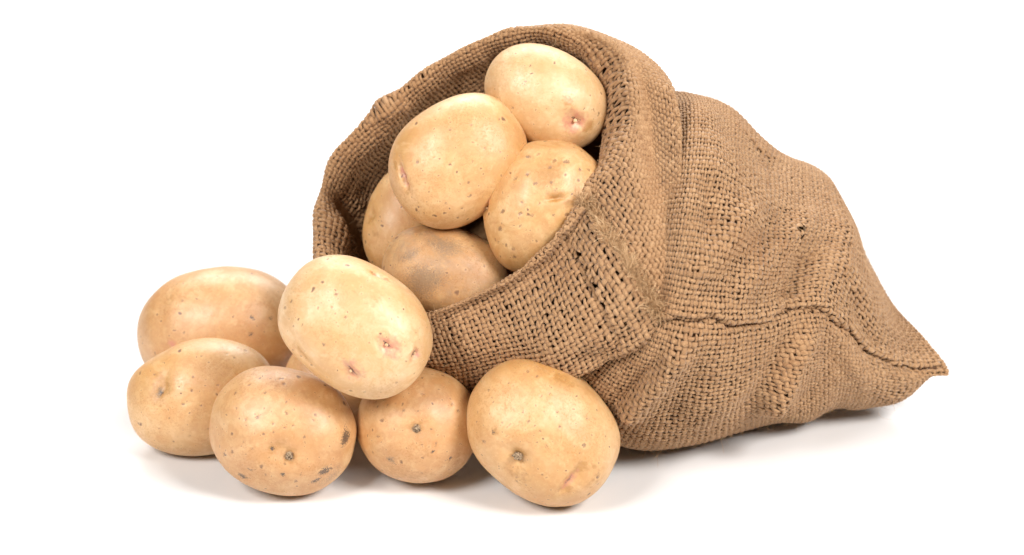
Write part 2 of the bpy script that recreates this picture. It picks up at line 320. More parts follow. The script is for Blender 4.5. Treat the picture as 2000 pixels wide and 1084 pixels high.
# each potato: centre (m), its three axes, half lengths (m), then the marks on its skin: kind, direction from the centre, radius (m), turn, aspect, strength
POTATOES = [
    dict(seed=1, level=6, mat=SKINS['pale'], loc=(0.0181, 0.0359, 0.1802), axes=[0.866, 0.5, 0.0, -0.2113, 0.366, -0.9063, -0.4532, 0.7849, 0.4226], r=[0.0338, 0.0253, 0.0245], taper=0.02, power=2.15,
         label='pale yellow potato at the top of the heap against the rear rim of the sack', group='potatoes heaped in the mouth of the sack',
         features=[('eye', [19.1, -4.3, 19.8], 0.00427, 0.17, 1.1),
                   ('pink', [19.3, -4.7, 19.5], 0.00721, 0.17, 1.1, 0.85),
                   ('ochre', [25.6, -3.3, 15.7], 0.00347, 0.52, 1, 0.9),
                   ('ochre', [25.9, -2.2, 15.6], 0.0032, 0.52, 1),
                   ('bump', [10.1, 1.1, 23.3], 0.00427, 0.52, 1),
                   ('ochre', [10.0, 1.9, 23.3], 0.00294, 0.52, 1),
                   ('ochre', [-18.9, 12.3, 16.5], 0.00374, 0.52, 2, 0.35),
                   ('dark', [19.6, 3.3, 19.7], 0.00093, 0.52, 1, 0.7),
                   ('brown', [-14.5, 8.2, 20.6], 0.00072, 2.06, 1.4, 0.88),
                   ('brown', [-9.7, 8.4, 22.0], 0.00067, 0.91, 1.3, 0.55),
                   ('brown', [3.3, -6.6, 23.5], 0.00075, 1.08, 1.2, 0.65),
                   ('brown', [19.4, 3.3, 19.8], 0.00064, 1.64, 1.3, 0.83),
                   ('brown', [30.1, 1.8, 11.1], 0.00067, 1.95, 1.2, 0.88),
                   ('brown', [-12.8, 0.0, 22.7], 0.00069, 0.91, 1.4, 0.79),
                   ('brown', [-11.8, -14.2, 18.3], 0.00093, 1.26, 1.3, 0.74),
                   ('brown', [-19.0, -14.4, 14.7], 0.00059, 1.33, 1.5, 0.72),
                   ('brown', [10.2, 24.1, 2.0], 0.0008, 2.01, 1.4, 0.61)]),
    dict(seed=2, level=7, mat=SKINS['golden'], loc=(-0.0282, 0.0117, 0.1556), axes=[0.788, -0.6157, 0.0, 0.2602, 0.333, -0.9063, 0.558, 0.7142, 0.4226], r=[0.0372, 0.0303, 0.0264], taper=-0.03, power=2.25,
         label='smooth golden potato with a pink slit eye, in the sack mouth below the topmost one', group='potatoes heaped in the mouth of the sack',
         features=[('slit', [-26.4, 8.3, 17.1], 0.00187, 1.17, 4),
                   ('ochre', [-29.5, 0.9, 16.0], 0.00133, -0.66, 1),
                   ('ochre', [-25.6, 15.5, 13.6], 0.00187, 1.26, 1.5),
                   ('ochre', [30.7, 10.4, 11.8], 0.00214, -0.66, 1.5, 0.4),
                   ('brown', [5.8, 12.4, 23.7], 0.00075, -0.28, 1.4, 0.77),
                   ('brown', [15.3, 7.9, 23.0], 0.00093, 0.02, 1.5, 0.61),
                   ('brown', [13.8, -5.2, 24.1], 0.00061, 0.66, 1.3, 0.69),
                   ('brown', [5.0, -6.9, 25.4], 0.00072, 0.66, 1.2, 0.64),
                   ('brown', [-4.7, -1.1, 26.1], 0.00091, -0.35, 1.0, 0.87),
                   ('brown', [-8.8, 6.5, 25.0], 0.00061, 0.44, 1.2, 0.62),
                   ('brown', [-16.6, 9.8, 22.0], 0.00107, 0.59, 1.5, 0.77),
                   ('brown', [-2.9, -13.8, 23.4], 0.00099, -0.44, 1.1, 0.68),
                   ('brown', [-20.7, -4.9, 21.5], 0.00064, 0.26, 1.1, 0.71),
                   ('brown', [-6.4, -18.8, 20.2], 0.00107, -0.3, 1.5, 0.71),
                   ('brown', [-17.1, -13.9, 20.0], 0.00083, 0.03, 1.2, 0.65),
                   ('brown', [-12.7, -20.4, 17.3], 0.0008, -0.35, 1.1, 0.84),
                   ('brown', [-16.8, -22.2, 13.5], 0.00085, -0.28, 1.3, 0.72),
                   ('brown', [-30.1, -9.0, 13.3], 0.00077, -0.47, 1.2, 0.73),
                   ('brown', [-28.7, -7.1, 15.6], 0.00085, 0.45, 1.2, 0.83),
                   ('brown', [28.2, 2.2, 17.1], 0.00096, 0.87, 1.3, 0.56),
                   ('brown', [7.8, 23.8, 15.3], 0.00075, 0.58, 1.4, 0.65)]),
    dict(seed=3, level=7, mat=SKINS['speckled'], loc=(0.0163, -0.0027, 0.1349), axes=[0.4695, -0.8829, 0.0, 0.3731, 0.1984, -0.9063, 0.8002, 0.4255, 0.4226], r=[0.036, 0.0297, 0.0247], taper=0.05, power=2.1,
         label='freckled potato wedged against the frayed cuff of the sack', group='potatoes heaped in the mouth of the sack',
         features=[('pink', [-11.3, 26.3, 8.4], 0.0032, 0.14, 1.6, 0.7),
                   ('groove', [9.6, 28.0, 5.0], 0.0024, -0.38, 3),
                   ('ochre', [11.6, 26.1, 8.8], 0.0024, -0.38, 2.5, 0.8),
                   ('eye', [-14.2, 26.3, 6.0], 0.00267, 0.31, 1.3),
                   ('ochre', [16.9, 5.5, 21.3], 0.00908, -0.73, 1.2, 0.65),
                   ('ochre', [7.7, -2.3, 24.1], 0.00374, -0.91, 1.4, 0.8),
                   ('groove', [5.9, -3.2, 24.2], 0.00133, -0.91, 3),
                   ('ochre', [7.0, -11.7, 22.2], 0.0032, -1.08, 1.2),
                   ('dark', [8.0, -14.7, 20.7], 0.0016, 0.31, 1.5, 0.5),
                   ('brown', [-12.0, 17.5, 18.1], 0.0012, -0.3, 1.4, 0.88),
                   ('brown', [-8.8, 8.9, 22.8], 0.00128, 0.09, 1.0, 0.71),
                   ('brown', [-7.1, 3.4, 24.1], 0.00142, 0.37, 1.0, 0.6),
                   ('brown', [-14.1, 6.2, 22.1], 0.00104, -0.54, 1.2, 0.59),
                   ('brown', [-1.9, -6.2, 24.1], 0.00096, -0.61, 1.2, 0.61),
                   ('brown', [1.6, -12.0, 22.6], 0.00136, -0.23, 1.1, 0.83),
                   ('brown', [-17.7, -4.9, 21.1], 0.00088, 0.3, 1.2, 0.6),
                   ('brown', [-25.6, 3.6, 17.1], 0.00142, -1.08, 1.1, 0.63),
                   ('brown', [-20.3, 14.9, 16.2], 0.00144, -0.72, 1.1, 0.89),
                   ('brown', [-26.6, 12.6, 12.9], 0.00115, 0.42, 1.3, 0.61),
                   ('brown', [24.6, 0.6, 18.1], 0.00142, -0.65, 1.5, 0.86),
                   ('brown', [9.8, 14.4, 20.5], 0.00099, -0.28, 1.2, 0.88),
                   ('brown', [12.1, 2.4, 23.2], 0.00096, -0.35, 1.2, 0.76),
                   ('brown', [-0.1, 2.9, 24.6], 0.0008, 0.42, 1.4, 0.57),
                   ('brown', [-3.5, 10.8, 22.9], 0.00104, -0.4, 1.2, 0.66),
                   ('brown', [10.0, -1.1, 23.7], 0.00112, 0.49, 1.1, 0.64),
                   ('brown', [5.5, 19.1, 18.5], 0.00142, -0.3, 1.4, 0.56),
                   ('brown', [7.8, 9.2, 22.9], 0.00131, -0.28, 1.2, 0.84),
                   ('brown', [-29.3, 1.3, 14.4], 0.00109, 0.49, 1.1, 0.88),
                   ('brown', [18.5, 6.4, 20.5], 0.00093, -0.54, 1.5, 0.88),
                   ('brown', [33.5, 0.7, 9.0], 0.00101, -0.3, 1.4, 0.64),
                   ('brown', [24.3, -6.8, 17.3], 0.00109, 0.23, 1.4, 0.83),
                   ('brown', [18.2, 18.1, 15.1], 0.00136, -1.01, 1.2, 0.89),
                   ('brown', [-25.7, 7.9, 16.0], 0.00093, 0.05, 1.3, 0.87),
                   ('brown', [-26.4, 14.6, 11.6], 0.00101, 0.47, 1.3, 0.66)]),
    dict(seed=4, level=6, mat=SKINS['golden'], loc=(-0.0557, 0.034, 0.1131), axes=[0.309, -0.9511, 0.0, 0.4019, 0.1306, -0.9063, 0.8619, 0.2801, 0.4226], r=[0.0326, 0.0217, 0.0204], taper=0, power=2.1,
         label='long narrow potato squeezed between the smooth golden one and the sack wall', group='potatoes heaped in the mouth of the sack',
         features=[('ochre', [-12.8, 12.1, 14.9], 0.0032, -1.26, 1, 0.5),
                   ('ochre', [17.7, 20.0, 1.3], 0.00267, -1.26, 2, 0.5),
                   ('groove', [-6.2, 18.2, 10.5], 0.00427, 0.14, 1.2)]),
    dict(seed=5, level=6, mat=SKINS['dirty'], loc=(-0.0338, -0.0041, 0.0964), axes=[0.9511, 0.309, 0.0, -0.1306, 0.4019, -0.9063, -0.2801, 0.8619, 0.4226], r=[0.0351, 0.0255, 0.0229], taper=0, power=2.1,
         label='dull brown potato with grey dirt patches lying on the lower lip of the sack', group='potatoes heaped in the mouth of the sack',
         features=[('grey', [-9.7, -4.5, 21.6], 0.00908, 0.05, 1.3, 0.9),
                   ('grey', [-5.8, 15.2, 18.0], 0.00694, 0.14, 1.6, 0.75),
                   ('grey', [-21.0, 4.2, 18.0], 0.00374, 0.84, 2, 0.7)]),
    dict(seed=6, level=7, mat=SKINS['pale'], loc=(-0.0782, -0.0552, 0.0924), axes=[0.8387, 0.5446, 0.0, -0.2302, 0.3544, -0.9063, -0.4936, 0.7601, 0.4226], r=[0.0405, 0.0313, 0.0303], taper=-0.02, power=2.3,
         label='large pale potato with several pink eyes resting on top of the spilled potatoes', group='potatoes spilled out in front of the sack',
         features=[('slit', [-3.0, 28.0, 13.3], 0.00187, 0.44, 2.6),
                   ('eye', [17.8, 2.1, 27.1], 0.00347, -0.03, 1.3),
                   ('pink', [20.0, 2.3, 26.2], 0.00641, 0.05, 1.2, 0.8),
                   ('eye', [30.3, 5.7, 19.3], 0.00267, 1.8, 1.2),
                   ('pink', [30.3, 5.7, 19.3], 0.00454, 1.62, 1.1, 0.6),
                   ('eye', [10.5, -18.4, 23.2], 0.00294, -0.3, 1.8),
                   ('pink', [11.9, -16.9, 23.9], 0.00641, -0.12, 1.2, 0.7),
                   ('ochre', [-33.7, -16.3, 5.8], 0.00267, 1.97, 1.2),
                   ('groove', [-14.5, -24.8, 15.0], 0.00481, -0.21, 2.5),
                   ('ochre', [-1.6, 17.0, 25.4], 0.01068, 0.58, 1.6, 0.3),
                   ('grey', [-10.0, -1.9, 29.3], 0.00694, 1.97, 1.6, 0.22),
                   ('brown', [-31.9, -5.6, 17.9], 0.00091, 1.87, 1.3, 0.88),
                   ('brown', [-20.6, -11.7, 23.5], 0.00069, 1.8, 1.4, 0.77),
                   ('brown', [-34.3, -16.4, 3.2], 0.00088, 0.63, 1.1, 0.76),
                   ('brown', [-5.7, 2.7, 29.9], 0.00083, 0.98, 1.1, 0.79),
                   ('brown', [-15.3, 9.3, 26.6], 0.00085, 0.66, 1.5, 0.89),
                   ('brown', [-13.9, 3.0, 28.3], 0.00064, 0.87, 1.1, 0.89),
                   ('brown', [18.2, 28.6, -1.1], 0.00077, 1.8, 1.0, 0.71),
                   ('brown', [28.3, 18.6, 12.2], 0.00072, 1.94, 1.0, 0.62),
                   ('brown', [30.1, -10.5, 17.6], 0.00088, 1.4, 1.0, 0.69),
                   ('brown', [35.6, -2.7, 14.2], 0.00069, 1.48, 1.4, 0.79),
                   ('brown', [20.4, -22.7, 14.1], 0.0008, 0.65, 1.3, 0.66),
                   ('brown', [-18.9, -25.2, 11.1], 0.00069, 1.71, 1.2, 0.75),
                   ('brown', [-7.2, -14.2, 26.4], 0.00099, 0.86, 1.2, 0.83),
                   ('brown', [24.7, 13.5, 20.1], 0.00085, 1.4, 1.2, 0.6)]),
    dict(seed=7, level=6, mat=SKINS['tan'], loc=(-0.1605, 0.0579, 0.0334), axes=[0.9962, -0.0872, 0.0, 0.0368, 0.421, -0.9063, 0.079, 0.9029, 0.4226], r=[0.0462, 0.036, 0.0326], taper=0, power=2.15,
         label='tan potato lying farthest back among the spilled ones', group='potatoes spilled out in front of the sack',
         features=[('pink', [-23.1, -3.7, 28.0], 0.0032, -0.09, 1, 0.9),
                   ('dark', [19.9, 6.7, 28.8], 0.00187, -0.09, 1, 0.75),
                   ('dark', [29.2, 5.6, 24.8], 0.0016, -0.09, 1, 0.75),
                   ('dark', [18.7, -1.8, 29.8], 0.00174, -0.09, 1.2, 0.75),
                   ('ochre', [-20.4, 21.6, 21.8], 0.01068, 0.26, 1.5, 0.35),
                   ('grey', [2.8, 0.2, 32.5], 0.00534, -0.09, 1, 0.25)]),
    dict(seed=8, level=7, mat=SKINS['golden'], loc=(-0.1637, -0.0112, 0.0295), axes=[0.9848, -0.1736, 0.0, 0.0734, 0.4162, -0.9063, 0.1574, 0.8925, 0.4226], r=[0.0395, 0.0303, 0.0265], taper=0.0, power=2.15,
         label='spilled potato at the outer end of the row, brown scar on its pale end', group='potatoes spilled out in front of the sack',
         features=[('ochre', [-18.3, 8.4, 22.3], 0.00534, 1.13, 1.6, 0.9),
                   ('grey', [-18.8, 7.1, 22.5], 0.00214, 1.22, 1.8, 0.9),
                   ('dark', [-18.3, 6.3, 22.8], 0.0016, 1.22, 1.2, 0.75),
                   ('groove', [-16.3, 8.6, 23.0], 0.00427, 1.22, 1.5),
                   ('ochre', [25.8, 19.2, 11.1], 0.00267, -0.17, 2, 0.5),
                   ('brown', [5.7, 20.7, 19.0], 0.00064, -0.12, 1.2, 0.7),
                   ('brown', [18.1, 19.4, 16.4], 0.00064, 0.72, 1.4, 0.57),
                   ('brown', [26.5, 19.4, 9.9], 0.00101, 0.31, 1.3, 0.84),
                   ('brown', [2.1, -3.6, 26.3], 0.00067, 0.12, 1.5, 0.8),
                   ('brown', [12.1, 5.2, 24.8], 0.0008, 0.23, 1.3, 0.69),
                   ('brown', [-7.4, 7.7, 25.2], 0.00067, 1.2, 1.1, 0.74),
                   ('brown', [-1.3, 4.8, 26.2], 0.00091, -0.02, 1.1, 0.75),
                   ('brown', [-6.6, -17.6, 21.1], 0.00067, 0.72, 1.4, 0.6),
                   ('brown', [-15.9, -19.3, 17.4], 0.0008, 0.52, 1.3, 0.72),
                   ('brown', [-22.0, -11.6, 19.5], 0.00077, 1.27, 1.2, 0.57),
                   ('brown', [-32.5, -7.3, 13.7], 0.00093, 0.16, 1.3, 0.79),
                   ('brown', [3.0, -15.8, 22.5], 0.00075, 1.06, 1.3, 0.63),
                   ('brown', [-15.4, -7.1, 23.6], 0.00064, 0.35, 1.1, 0.81),
                   ('brown', [-6.9, -1.3, 26.1], 0.00085, 0.12, 1.4, 0.85),
                   ('brown', [0.3, 11.5, 24.5], 0.00083, 0.68, 1.1, 0.8),
                   ('brown', [-19.9, 16.1, 18.1], 0.00091, 0.0, 1.3, 0.56)]),
    dict(seed=9, level=7, mat=SKINS['tan'], loc=(-0.1172, -0.0534, 0.0326), axes=[0.9781, 0.2079, 0.0, -0.0879, 0.4134, -0.9063, -0.1884, 0.8865, 0.4226], r=[0.0375, 0.0325, 0.0283], taper=-0.03, power=2.2,
         label='spilled tan potato with black scabs and a grey stem scar', group='potatoes spilled out in front of the sack',
         features=[('scar', [7.8, -10.0, 26.3], 0.00267, 0.21, 1),
                   ('ochre', [-1.2, -7.9, 27.5], 0.00294, 0.21, 1, 0.9),
                   ('dark', [-1.4, -8.2, 27.4], 0.00133, 0.21, 1),
                   ('groove', [2.7, -6.0, 27.8], 0.00587, 0.56, 1.3),
                   ('dark', [31.0, 4.4, 15.5], 0.004, 1.61, 1.5, 0.78),
                   ('dark', [24.5, -13.7, 17.8], 0.0032, 0.73, 1.3, 0.75),
                   ('dark', [21.3, -19.6, 15.9], 0.0024, 0.56, 1.6, 0.7),
                   ('dark', [-13.9, -25.1, 14.7], 0.0024, 0.21, 1.5, 0.75),
                   ('dark', [6.0, -19.1, 22.5], 0.0016, 0.21, 1, 0.85),
                   ('dark', [-24.4, -16.0, 16.4], 0.00214, 1.26, 1.2, 0.55),
                   ('grey', [27.9, -17.2, 11.5], 0.00801, 0.91, 1.5, 0.5),
                   ('dark', [-10.2, -20.6, 20.5], 0.00133, 0.21, 1.6, 0.6),
                   ('brown', [-15.2, 23.6, 15.7], 0.00083, 1.27, 1.5, 0.89),
                   ('brown', [-10.7, 17.5, 22.4], 0.00096, 0.98, 1.4, 0.78),
                   ('brown', [-5.5, 26.0, 16.5], 0.00083, 0.93, 1.3, 0.77),
                   ('brown', [0.6, 15.7, 24.8], 0.00072, 1.61, 1.4, 0.75),
                   ('brown', [2.2, 10.6, 26.7], 0.00085, 0.7, 1.2, 0.72),
                   ('brown', [-11.8, 5.6, 26.4], 0.00101, 1.06, 1.5, 0.87),
                   ('brown', [-17.2, 3.5, 25.0], 0.00093, 0.79, 1.4, 0.66),
                   ('brown', [-6.8, -1.6, 27.8], 0.00077, 0.24, 1.2, 0.89),
                   ('brown', [-15.8, -7.7, 24.8], 0.00088, 0.84, 1.1, 0.56),
                   ('brown', [-10.8, -10.0, 25.7], 0.00099, 1.19, 1.1, 0.56),
                   ('brown', [-2.3, 0.2, 28.3], 0.00072, 1.08, 1.0, 0.74),
                   ('brown', [6.5, 5.4, 27.5], 0.00077, 1.26, 1.4, 0.64),
                   ('brown', [2.8, 3.7, 28.1], 0.00077, 0.54, 1.4, 0.65),
                   ('brown', [12.7, 1.0, 26.6], 0.00088, 1.26, 1.3, 0.85),
                   ('brown', [15.1, 9.9, 24.5], 0.00109, 0.47, 1.0, 0.59),
                   ('brown', [-3.5, 4.3, 27.9], 0.00077, 1.78, 1.2, 0.65),
                   ('brown', [-25.8, 14.0, 16.5], 0.00091, 1.24, 1.2, 0.79),
                   ('brown', [-23.3, 7.6, 21.2], 0.00107, 0.49, 1.0, 0.64),
                   ('brown', [-19.2, 19.3, 17.6], 0.00088, 0.44, 1.4, 0.74),
                   ('brown', [-13.8, 28.4, 9.1], 0.00064, 1.15, 1.3, 0.79),
                   ('brown', [-3.0, 24.1, 18.9], 0.00112, 1.66, 1.2, 0.87),
                   ('brown', [-4.5, -17.0, 23.9], 0.00083, 1.08, 1.3, 0.8),
                   ('brown', [-2.2, -21.5, 21.2], 0.00109, 1.24, 1.4, 0.57),
                   ('brown', [12.4, -21.4, 19.2], 0.00107, 1.75, 1.4, 0.75),
                   ('brown', [14.2, -17.0, 21.6], 0.00096, 1.26, 1.5, 0.6),
                   ('brown', [-20.7, -13.8, 20.3], 0.00088, 1.43, 1.4, 0.89),
                   ('brown', [-24.5, -16.2, 16.1], 0.00091, 1.15, 1.3, 0.83),
                   ('brown', [15.4, -6.4, 25.2], 0.00067, 0.72, 1.1, 0.58)]),
    dict(seed=10, level=7, mat=SKINS['tan'], loc=(-0.0478, -0.0439, 0.0304), axes=[0.9848, 0.1736, 0.0, -0.0734, 0.4162, -0.9063, -0.1574, 0.8925, 0.4226], r=[0.032, 0.0301, 0.0296], taper=0, power=2.1,
         label='round shaded potato under the large pale one, grey stem scar in its middle', group='potatoes spilled out in front of the sack',
         features=[('scar', [-0.4, -0.1, 29.6], 0.00267, 0.17, 1),
                   ('grey', [-10.0, -17.5, 22.2], 0.00267, 0.17, 1, 0.8),
                   ('dark', [-10.0, -17.5, 22.2], 0.00214, 0.17, 1, 0.45),
                   ('ochre', [-2.7, -24.6, 16.9], 0.00801, 0.17, 2, 0.5),
                   ('dark', [22.9, 20.8, 2.6], 0.00187, 1.22, 2, 0.5),
                   ('dark', [9.6, -9.8, 26.5], 0.00107, 0.17, 1, 0.8),
                   ('dark', [18.5, -12.1, 21.0], 0.0012, 0.17, 1, 0.8),
                   ('brown', [5.1, -13.9, 25.8], 0.00069, 0.24, 1.3, 0.9),
                   ('brown', [9.4, -10.2, 26.5], 0.00085, 0.94, 1.5, 0.8),
                   ('brown', [10.4, -7.2, 27.1], 0.00072, 1.26, 1.0, 0.71),
                   ('brown', [10.5, -5.5, 27.4], 0.00093, 1.61, 1.0, 0.69),
                   ('brown', [3.6, -7.6, 28.4], 0.00064, 0.73, 1.4, 0.71),
                   ('brown', [-18.2, -7.6, 23.2], 0.00091, 0.24, 1.5, 0.62),
                   ('brown', [-19.7, -16.0, 17.2], 0.00093, 1.59, 1.2, 0.74),
                   ('brown', [-23.8, -8.0, 18.1], 0.00064, 0.87, 1.4, 0.58),
                   ('brown', [-18.1, 0.5, 24.4], 0.00107, 0.52, 1.3, 0.85),
                   ('brown', [-12.8, 10.1, 25.2], 0.00069, 0.21, 1.2, 0.68),
                   ('brown', [-16.6, 8.6, 23.9], 0.0008, 1.01, 1.3, 0.6),
                   ('brown', [-21.3, 6.7, 21.1], 0.00061, 0.86, 1.3, 0.86),
                   ('brown', [-8.3, 7.3, 27.7], 0.00107, 1.4, 1.1, 0.66),
                   ('brown', [-1.2, 8.8, 28.3], 0.00064, 0.75, 1.4, 0.66),
                   ('brown', [5.8, -21.6, 19.9], 0.00067, 0.35, 1.2, 0.79),
                   ('brown', [-13.8, -24.5, 11.5], 0.00099, 1.45, 1.3, 0.65),
                   ('brown', [18.5, -12.9, 20.5], 0.00083, 0.72, 1.0, 0.62),
                   ('brown', [18.8, -18.2, 15.9], 0.00075, 0.99, 1.4, 0.58),
                   ('brown', [18.1, 11.7, 21.5], 0.00096, 1.01, 1.4, 0.74),
                   ('brown', [14.7, 14.5, 22.1], 0.00104, 1.62, 1.5, 0.6),
                   ('brown', [7.0, 0.8, 28.9], 0.00061, 0.49, 1.4, 0.78),
                   ('brown', [-0.4, 17.1, 24.4], 0.00107, 0.28, 1.4, 0.64),
                   ('brown', [-22.8, 8.7, 18.9], 0.00099, 1.01, 1.3, 0.66)]),
    dict(seed=11, level=7, mat=SKINS['golden'], loc=(0.0153, -0.0625, 0.0367), axes=[0.766, 0.6428, 0.0, -0.2717, 0.3237, -0.9063, -0.5826, 0.6943, 0.4226], r=[0.0401, 0.0338, 0.0317], taper=0.0, power=2.2,
         label='large blotchy potato leaning beside the sack body, nearest the camera', group='potatoes spilled out in front of the sack',
         features=[('scar', [-2.9, -16.4, 27.6], 0.0028, 0.7, 1),
                   ('groove', [-2.9, -16.4, 27.6], 0.00694, 0.7, 1),
                   ('slit', [23.8, -8.6, 24.2], 0.00214, 1.61, 3.6),
                   ('ochre', [23.6, -0.0, 25.7], 0.0032, 1.75, 1.3, 0.95),
                   ('ochre', [25.7, -12.0, 21.6], 0.00214, 0.7, 1.2, 0.95),
                   ('ochre', [37.2, 10.8, 6.2], 0.0024, 1.92, 1.3, 0.95),
                   ('ochre', [27.4, 4.2, 22.8], 0.00187, 0.7, 1, 0.7),
                   ('ochre', [-18.3, -13.2, 25.4], 0.0024, 0.7, 1, 0.7),
                   ('dark', [-18.5, -13.8, 25.0], 0.0012, 0.7, 1, 0.7),
                   ('ochre', [-8.2, 25.8, 19.5], 0.00587, 0.17, 1.5, 0.55),
                   ('pink', [8.8, 29.7, 13.5], 0.00641, 0.0, 2, 0.3),
                   ('ochre', [2.7, -23.1, 23.0], 0.00748, 0.7, 1.3, 0.5),
                   ('dark', [-18.9, -20.5, 20.3], 0.00133, 0.7, 1, 0.6),
                   ('bump', [31.1, -1.3, 19.9], 0.00641, 1.57, 2),
                   ('brown', [-23.8, 17.8, 19.3], 0.00101, 1.82, 1.3, 0.63),
                   ('brown', [-19.1, 18.8, 21.6], 0.00101, 1.76, 1.5, 0.59),
                   ('brown', [-10.2, 17.0, 26.2], 0.00085, 1.9, 1.4, 0.57),
                   ('brown', [-12.5, 13.8, 27.3], 0.00067, 1.64, 1.3, 0.63),
                   ('brown', [-18.4, 0.4, 28.2], 0.00067, 2.18, 1.2, 0.62),
                   ('brown', [-14.5, 2.5, 29.5], 0.00093, 1.54, 1.2, 0.63),
                   ('brown', [-9.7, 0.9, 30.8], 0.00075, 2.06, 1.4, 0.83),
                   ('brown', [-2.1, 13.0, 29.3], 0.00077, 1.48, 1.3, 0.83),
                   ('brown', [3.4, 8.4, 30.6], 0.0008, 1.5, 1.3, 0.76),
                   ('brown', [-2.4, 0.9, 31.7], 0.00088, 1.1, 1.2, 0.58),
                   ('brown', [-0.2, -4.4, 31.5], 0.00061, 1.13, 1.1, 0.72),
                   ('brown', [4.7, -2.9, 31.4], 0.00104, 2.16, 1.4, 0.55),
                   ('brown', [-18.5, -20.1, 20.9], 0.00083, 2.08, 1.5, 0.66),
                   ('brown', [23.7, 18.6, 18.7], 0.00083, 1.12, 1.1, 0.61),
                   ('brown', [11.4, 19.7, 24.2], 0.00077, 1.55, 1.4, 0.71),
                   ('brown', [3.8, -24.5, 21.6], 0.00085, 0.94, 1.1, 0.61),
                   ('brown', [12.0, -14.7, 26.9], 0.00075, 1.22, 1.0, 0.86),
                   ('brown', [18.5, 8.2, 27.1], 0.00077, 1.52, 1.2, 0.57),
                   ('brown', [18.7, 4.9, 27.7], 0.00061, 1.71, 1.2, 0.88),
                   ('brown', [-27.6, 8.2, 21.7], 0.00067, 2.18, 1.2, 0.71),
                   ('brown', [-29.8, -2.2, 21.1], 0.00072, 1.05, 1.0, 0.8),
                   ('brown', [-30.4, -11.9, 17.3], 0.00088, 2.16, 1.0, 0.69),
                   ('brown', [-12.4, 26.8, 16.6], 0.00107, 1.5, 1.3, 0.61),
                   ('brown', [35.0, -1.3, 15.4], 0.00077, 0.84, 1.4, 0.8),
                   ('brown', [9.7, -24.1, 20.9], 0.00067, 1.22, 1.1, 0.62),
                   ('brown', [30.3, -17.3, 13.0], 0.00061, 2.04, 1.2, 0.89),
                   ('brown', [21.3, -25.2, 12.7], 0.00061, 0.82, 1.2, 0.79)]),
    dict(seed=12, level=5, mat=SKINS['tan'], loc=(-0.0935, 0.0098, 0.0256), axes=[1.0, 0.0, 0.0, 0.0, 0.4226, -0.9063, 0.0, 0.9063, 0.4226], r=[0.0297, 0.027, 0.0234], taper=0, power=2.1,
         label='mostly hidden potato in the gap beneath the large pale one', group='potatoes spilled out in front of the sack',
         features=[]),
    dict(seed=14, level=5, mat=SKINS['golden'], loc=(0.0027, 0.0615, 0.1469), axes=[1.0, 0.0, 0.0, 0.0, 0.4226, -0.9063, 0.0, 0.9063, 0.4226], r=[0.0247, 0.0219, 0.0206], taper=0, power=2.1,
         label='mostly hidden potato in the gap under the topmost potato', group='potatoes heaped in the mouth of the sack',
         features=[]),
]
for spec in POTATOES: potato(spec)

# ------------------------------------------------------------------ the burlap sack
def closed_curve(pts, n):
    """n points evenly spaced along a smooth closed curve through pts, the first one kept as the start."""
    m = len(pts); t = np.linspace(0, m, m*40, endpoint=False)
    i = t.astype(int); f = (t - i)[:, None]
    p0, p1, p2, p3 = pts[(i-1) % m], pts[i % m], pts[(i+1) % m], pts[(i+2) % m]
    c = 0.5*(2*p1 + (p2-p0)*f + (2*p0-5*p1+4*p2-p3)*f**2 + (3*p1-p0-3*p2+p3)*f**3)
    c = np.vstack([c, c[:1]])
    d = np.r_[0, np.cumsum(np.linalg.norm(np.diff(c, axis=0), axis=1))]
    w = np.linspace(0, d[-1], n, endpoint=False)
    return np.stack([np.interp(w, d, c[:, k]) for k in range(3)], 1)

def loft(loops, nu=480, nv=440):
    """Grid nu x nv of points of the cloth: u runs round the sack from the side seam, v from inside the mouth to the bottom."""
    L = np.stack([closed_curve(np.array(l, float), nu) for l in loops], 1)      # nu, N, 3
    N = L.shape[1]
    ext = np.concatenate([2*L[:, :1]-L[:, 1:2], L, 2*L[:, -1:]-L[:, -2:-1]], 1)
    t = np.linspace(0, N-1, (N-1)*60+1); i = np.minimum(t.astype(int), N-2); f = (t-i)[None, :, None]
    p0, p1, p2, p3 = ext[:, i], ext[:, i+1], ext[:, i+2], ext[:, i+3]
    S = 0.5*(2*p1 + (p2-p0)*f + (2*p0-5*p1+4*p2-p3)*f**2 + (3*p1-p0-3*p2+p3)*f**3)
    seg = np.linalg.norm(np.diff(S, axis=1), axis=2).mean(0)
    d = np.r_[0, np.cumsum(seg)]
    w = np.linspace(0, d[-1], nv)
    tt = np.interp(w, d, t)
    j = np.minimum((tt/(N-1)*(len(t)-1)).astype(int), len(t)-2); g = (tt/(N-1)*(len(t)-1)-j)[None, :, None]
    P = S[:, j]*(1-g) + S[:, j+1]*g
    vl = np.interp(np.arange(N), t, d)/d[-1]          # v of every loop
    return P, vl, d[-1]

def normals(P):
    du = np.roll(P, -1, 0) - np.roll(P, 1, 0)
    dv = np.gradient(P, axis=1)
    n = np.cross(dv, du)
    return n/np.maximum(np.linalg.norm(n, axis=2, keepdims=True), 1e-12)

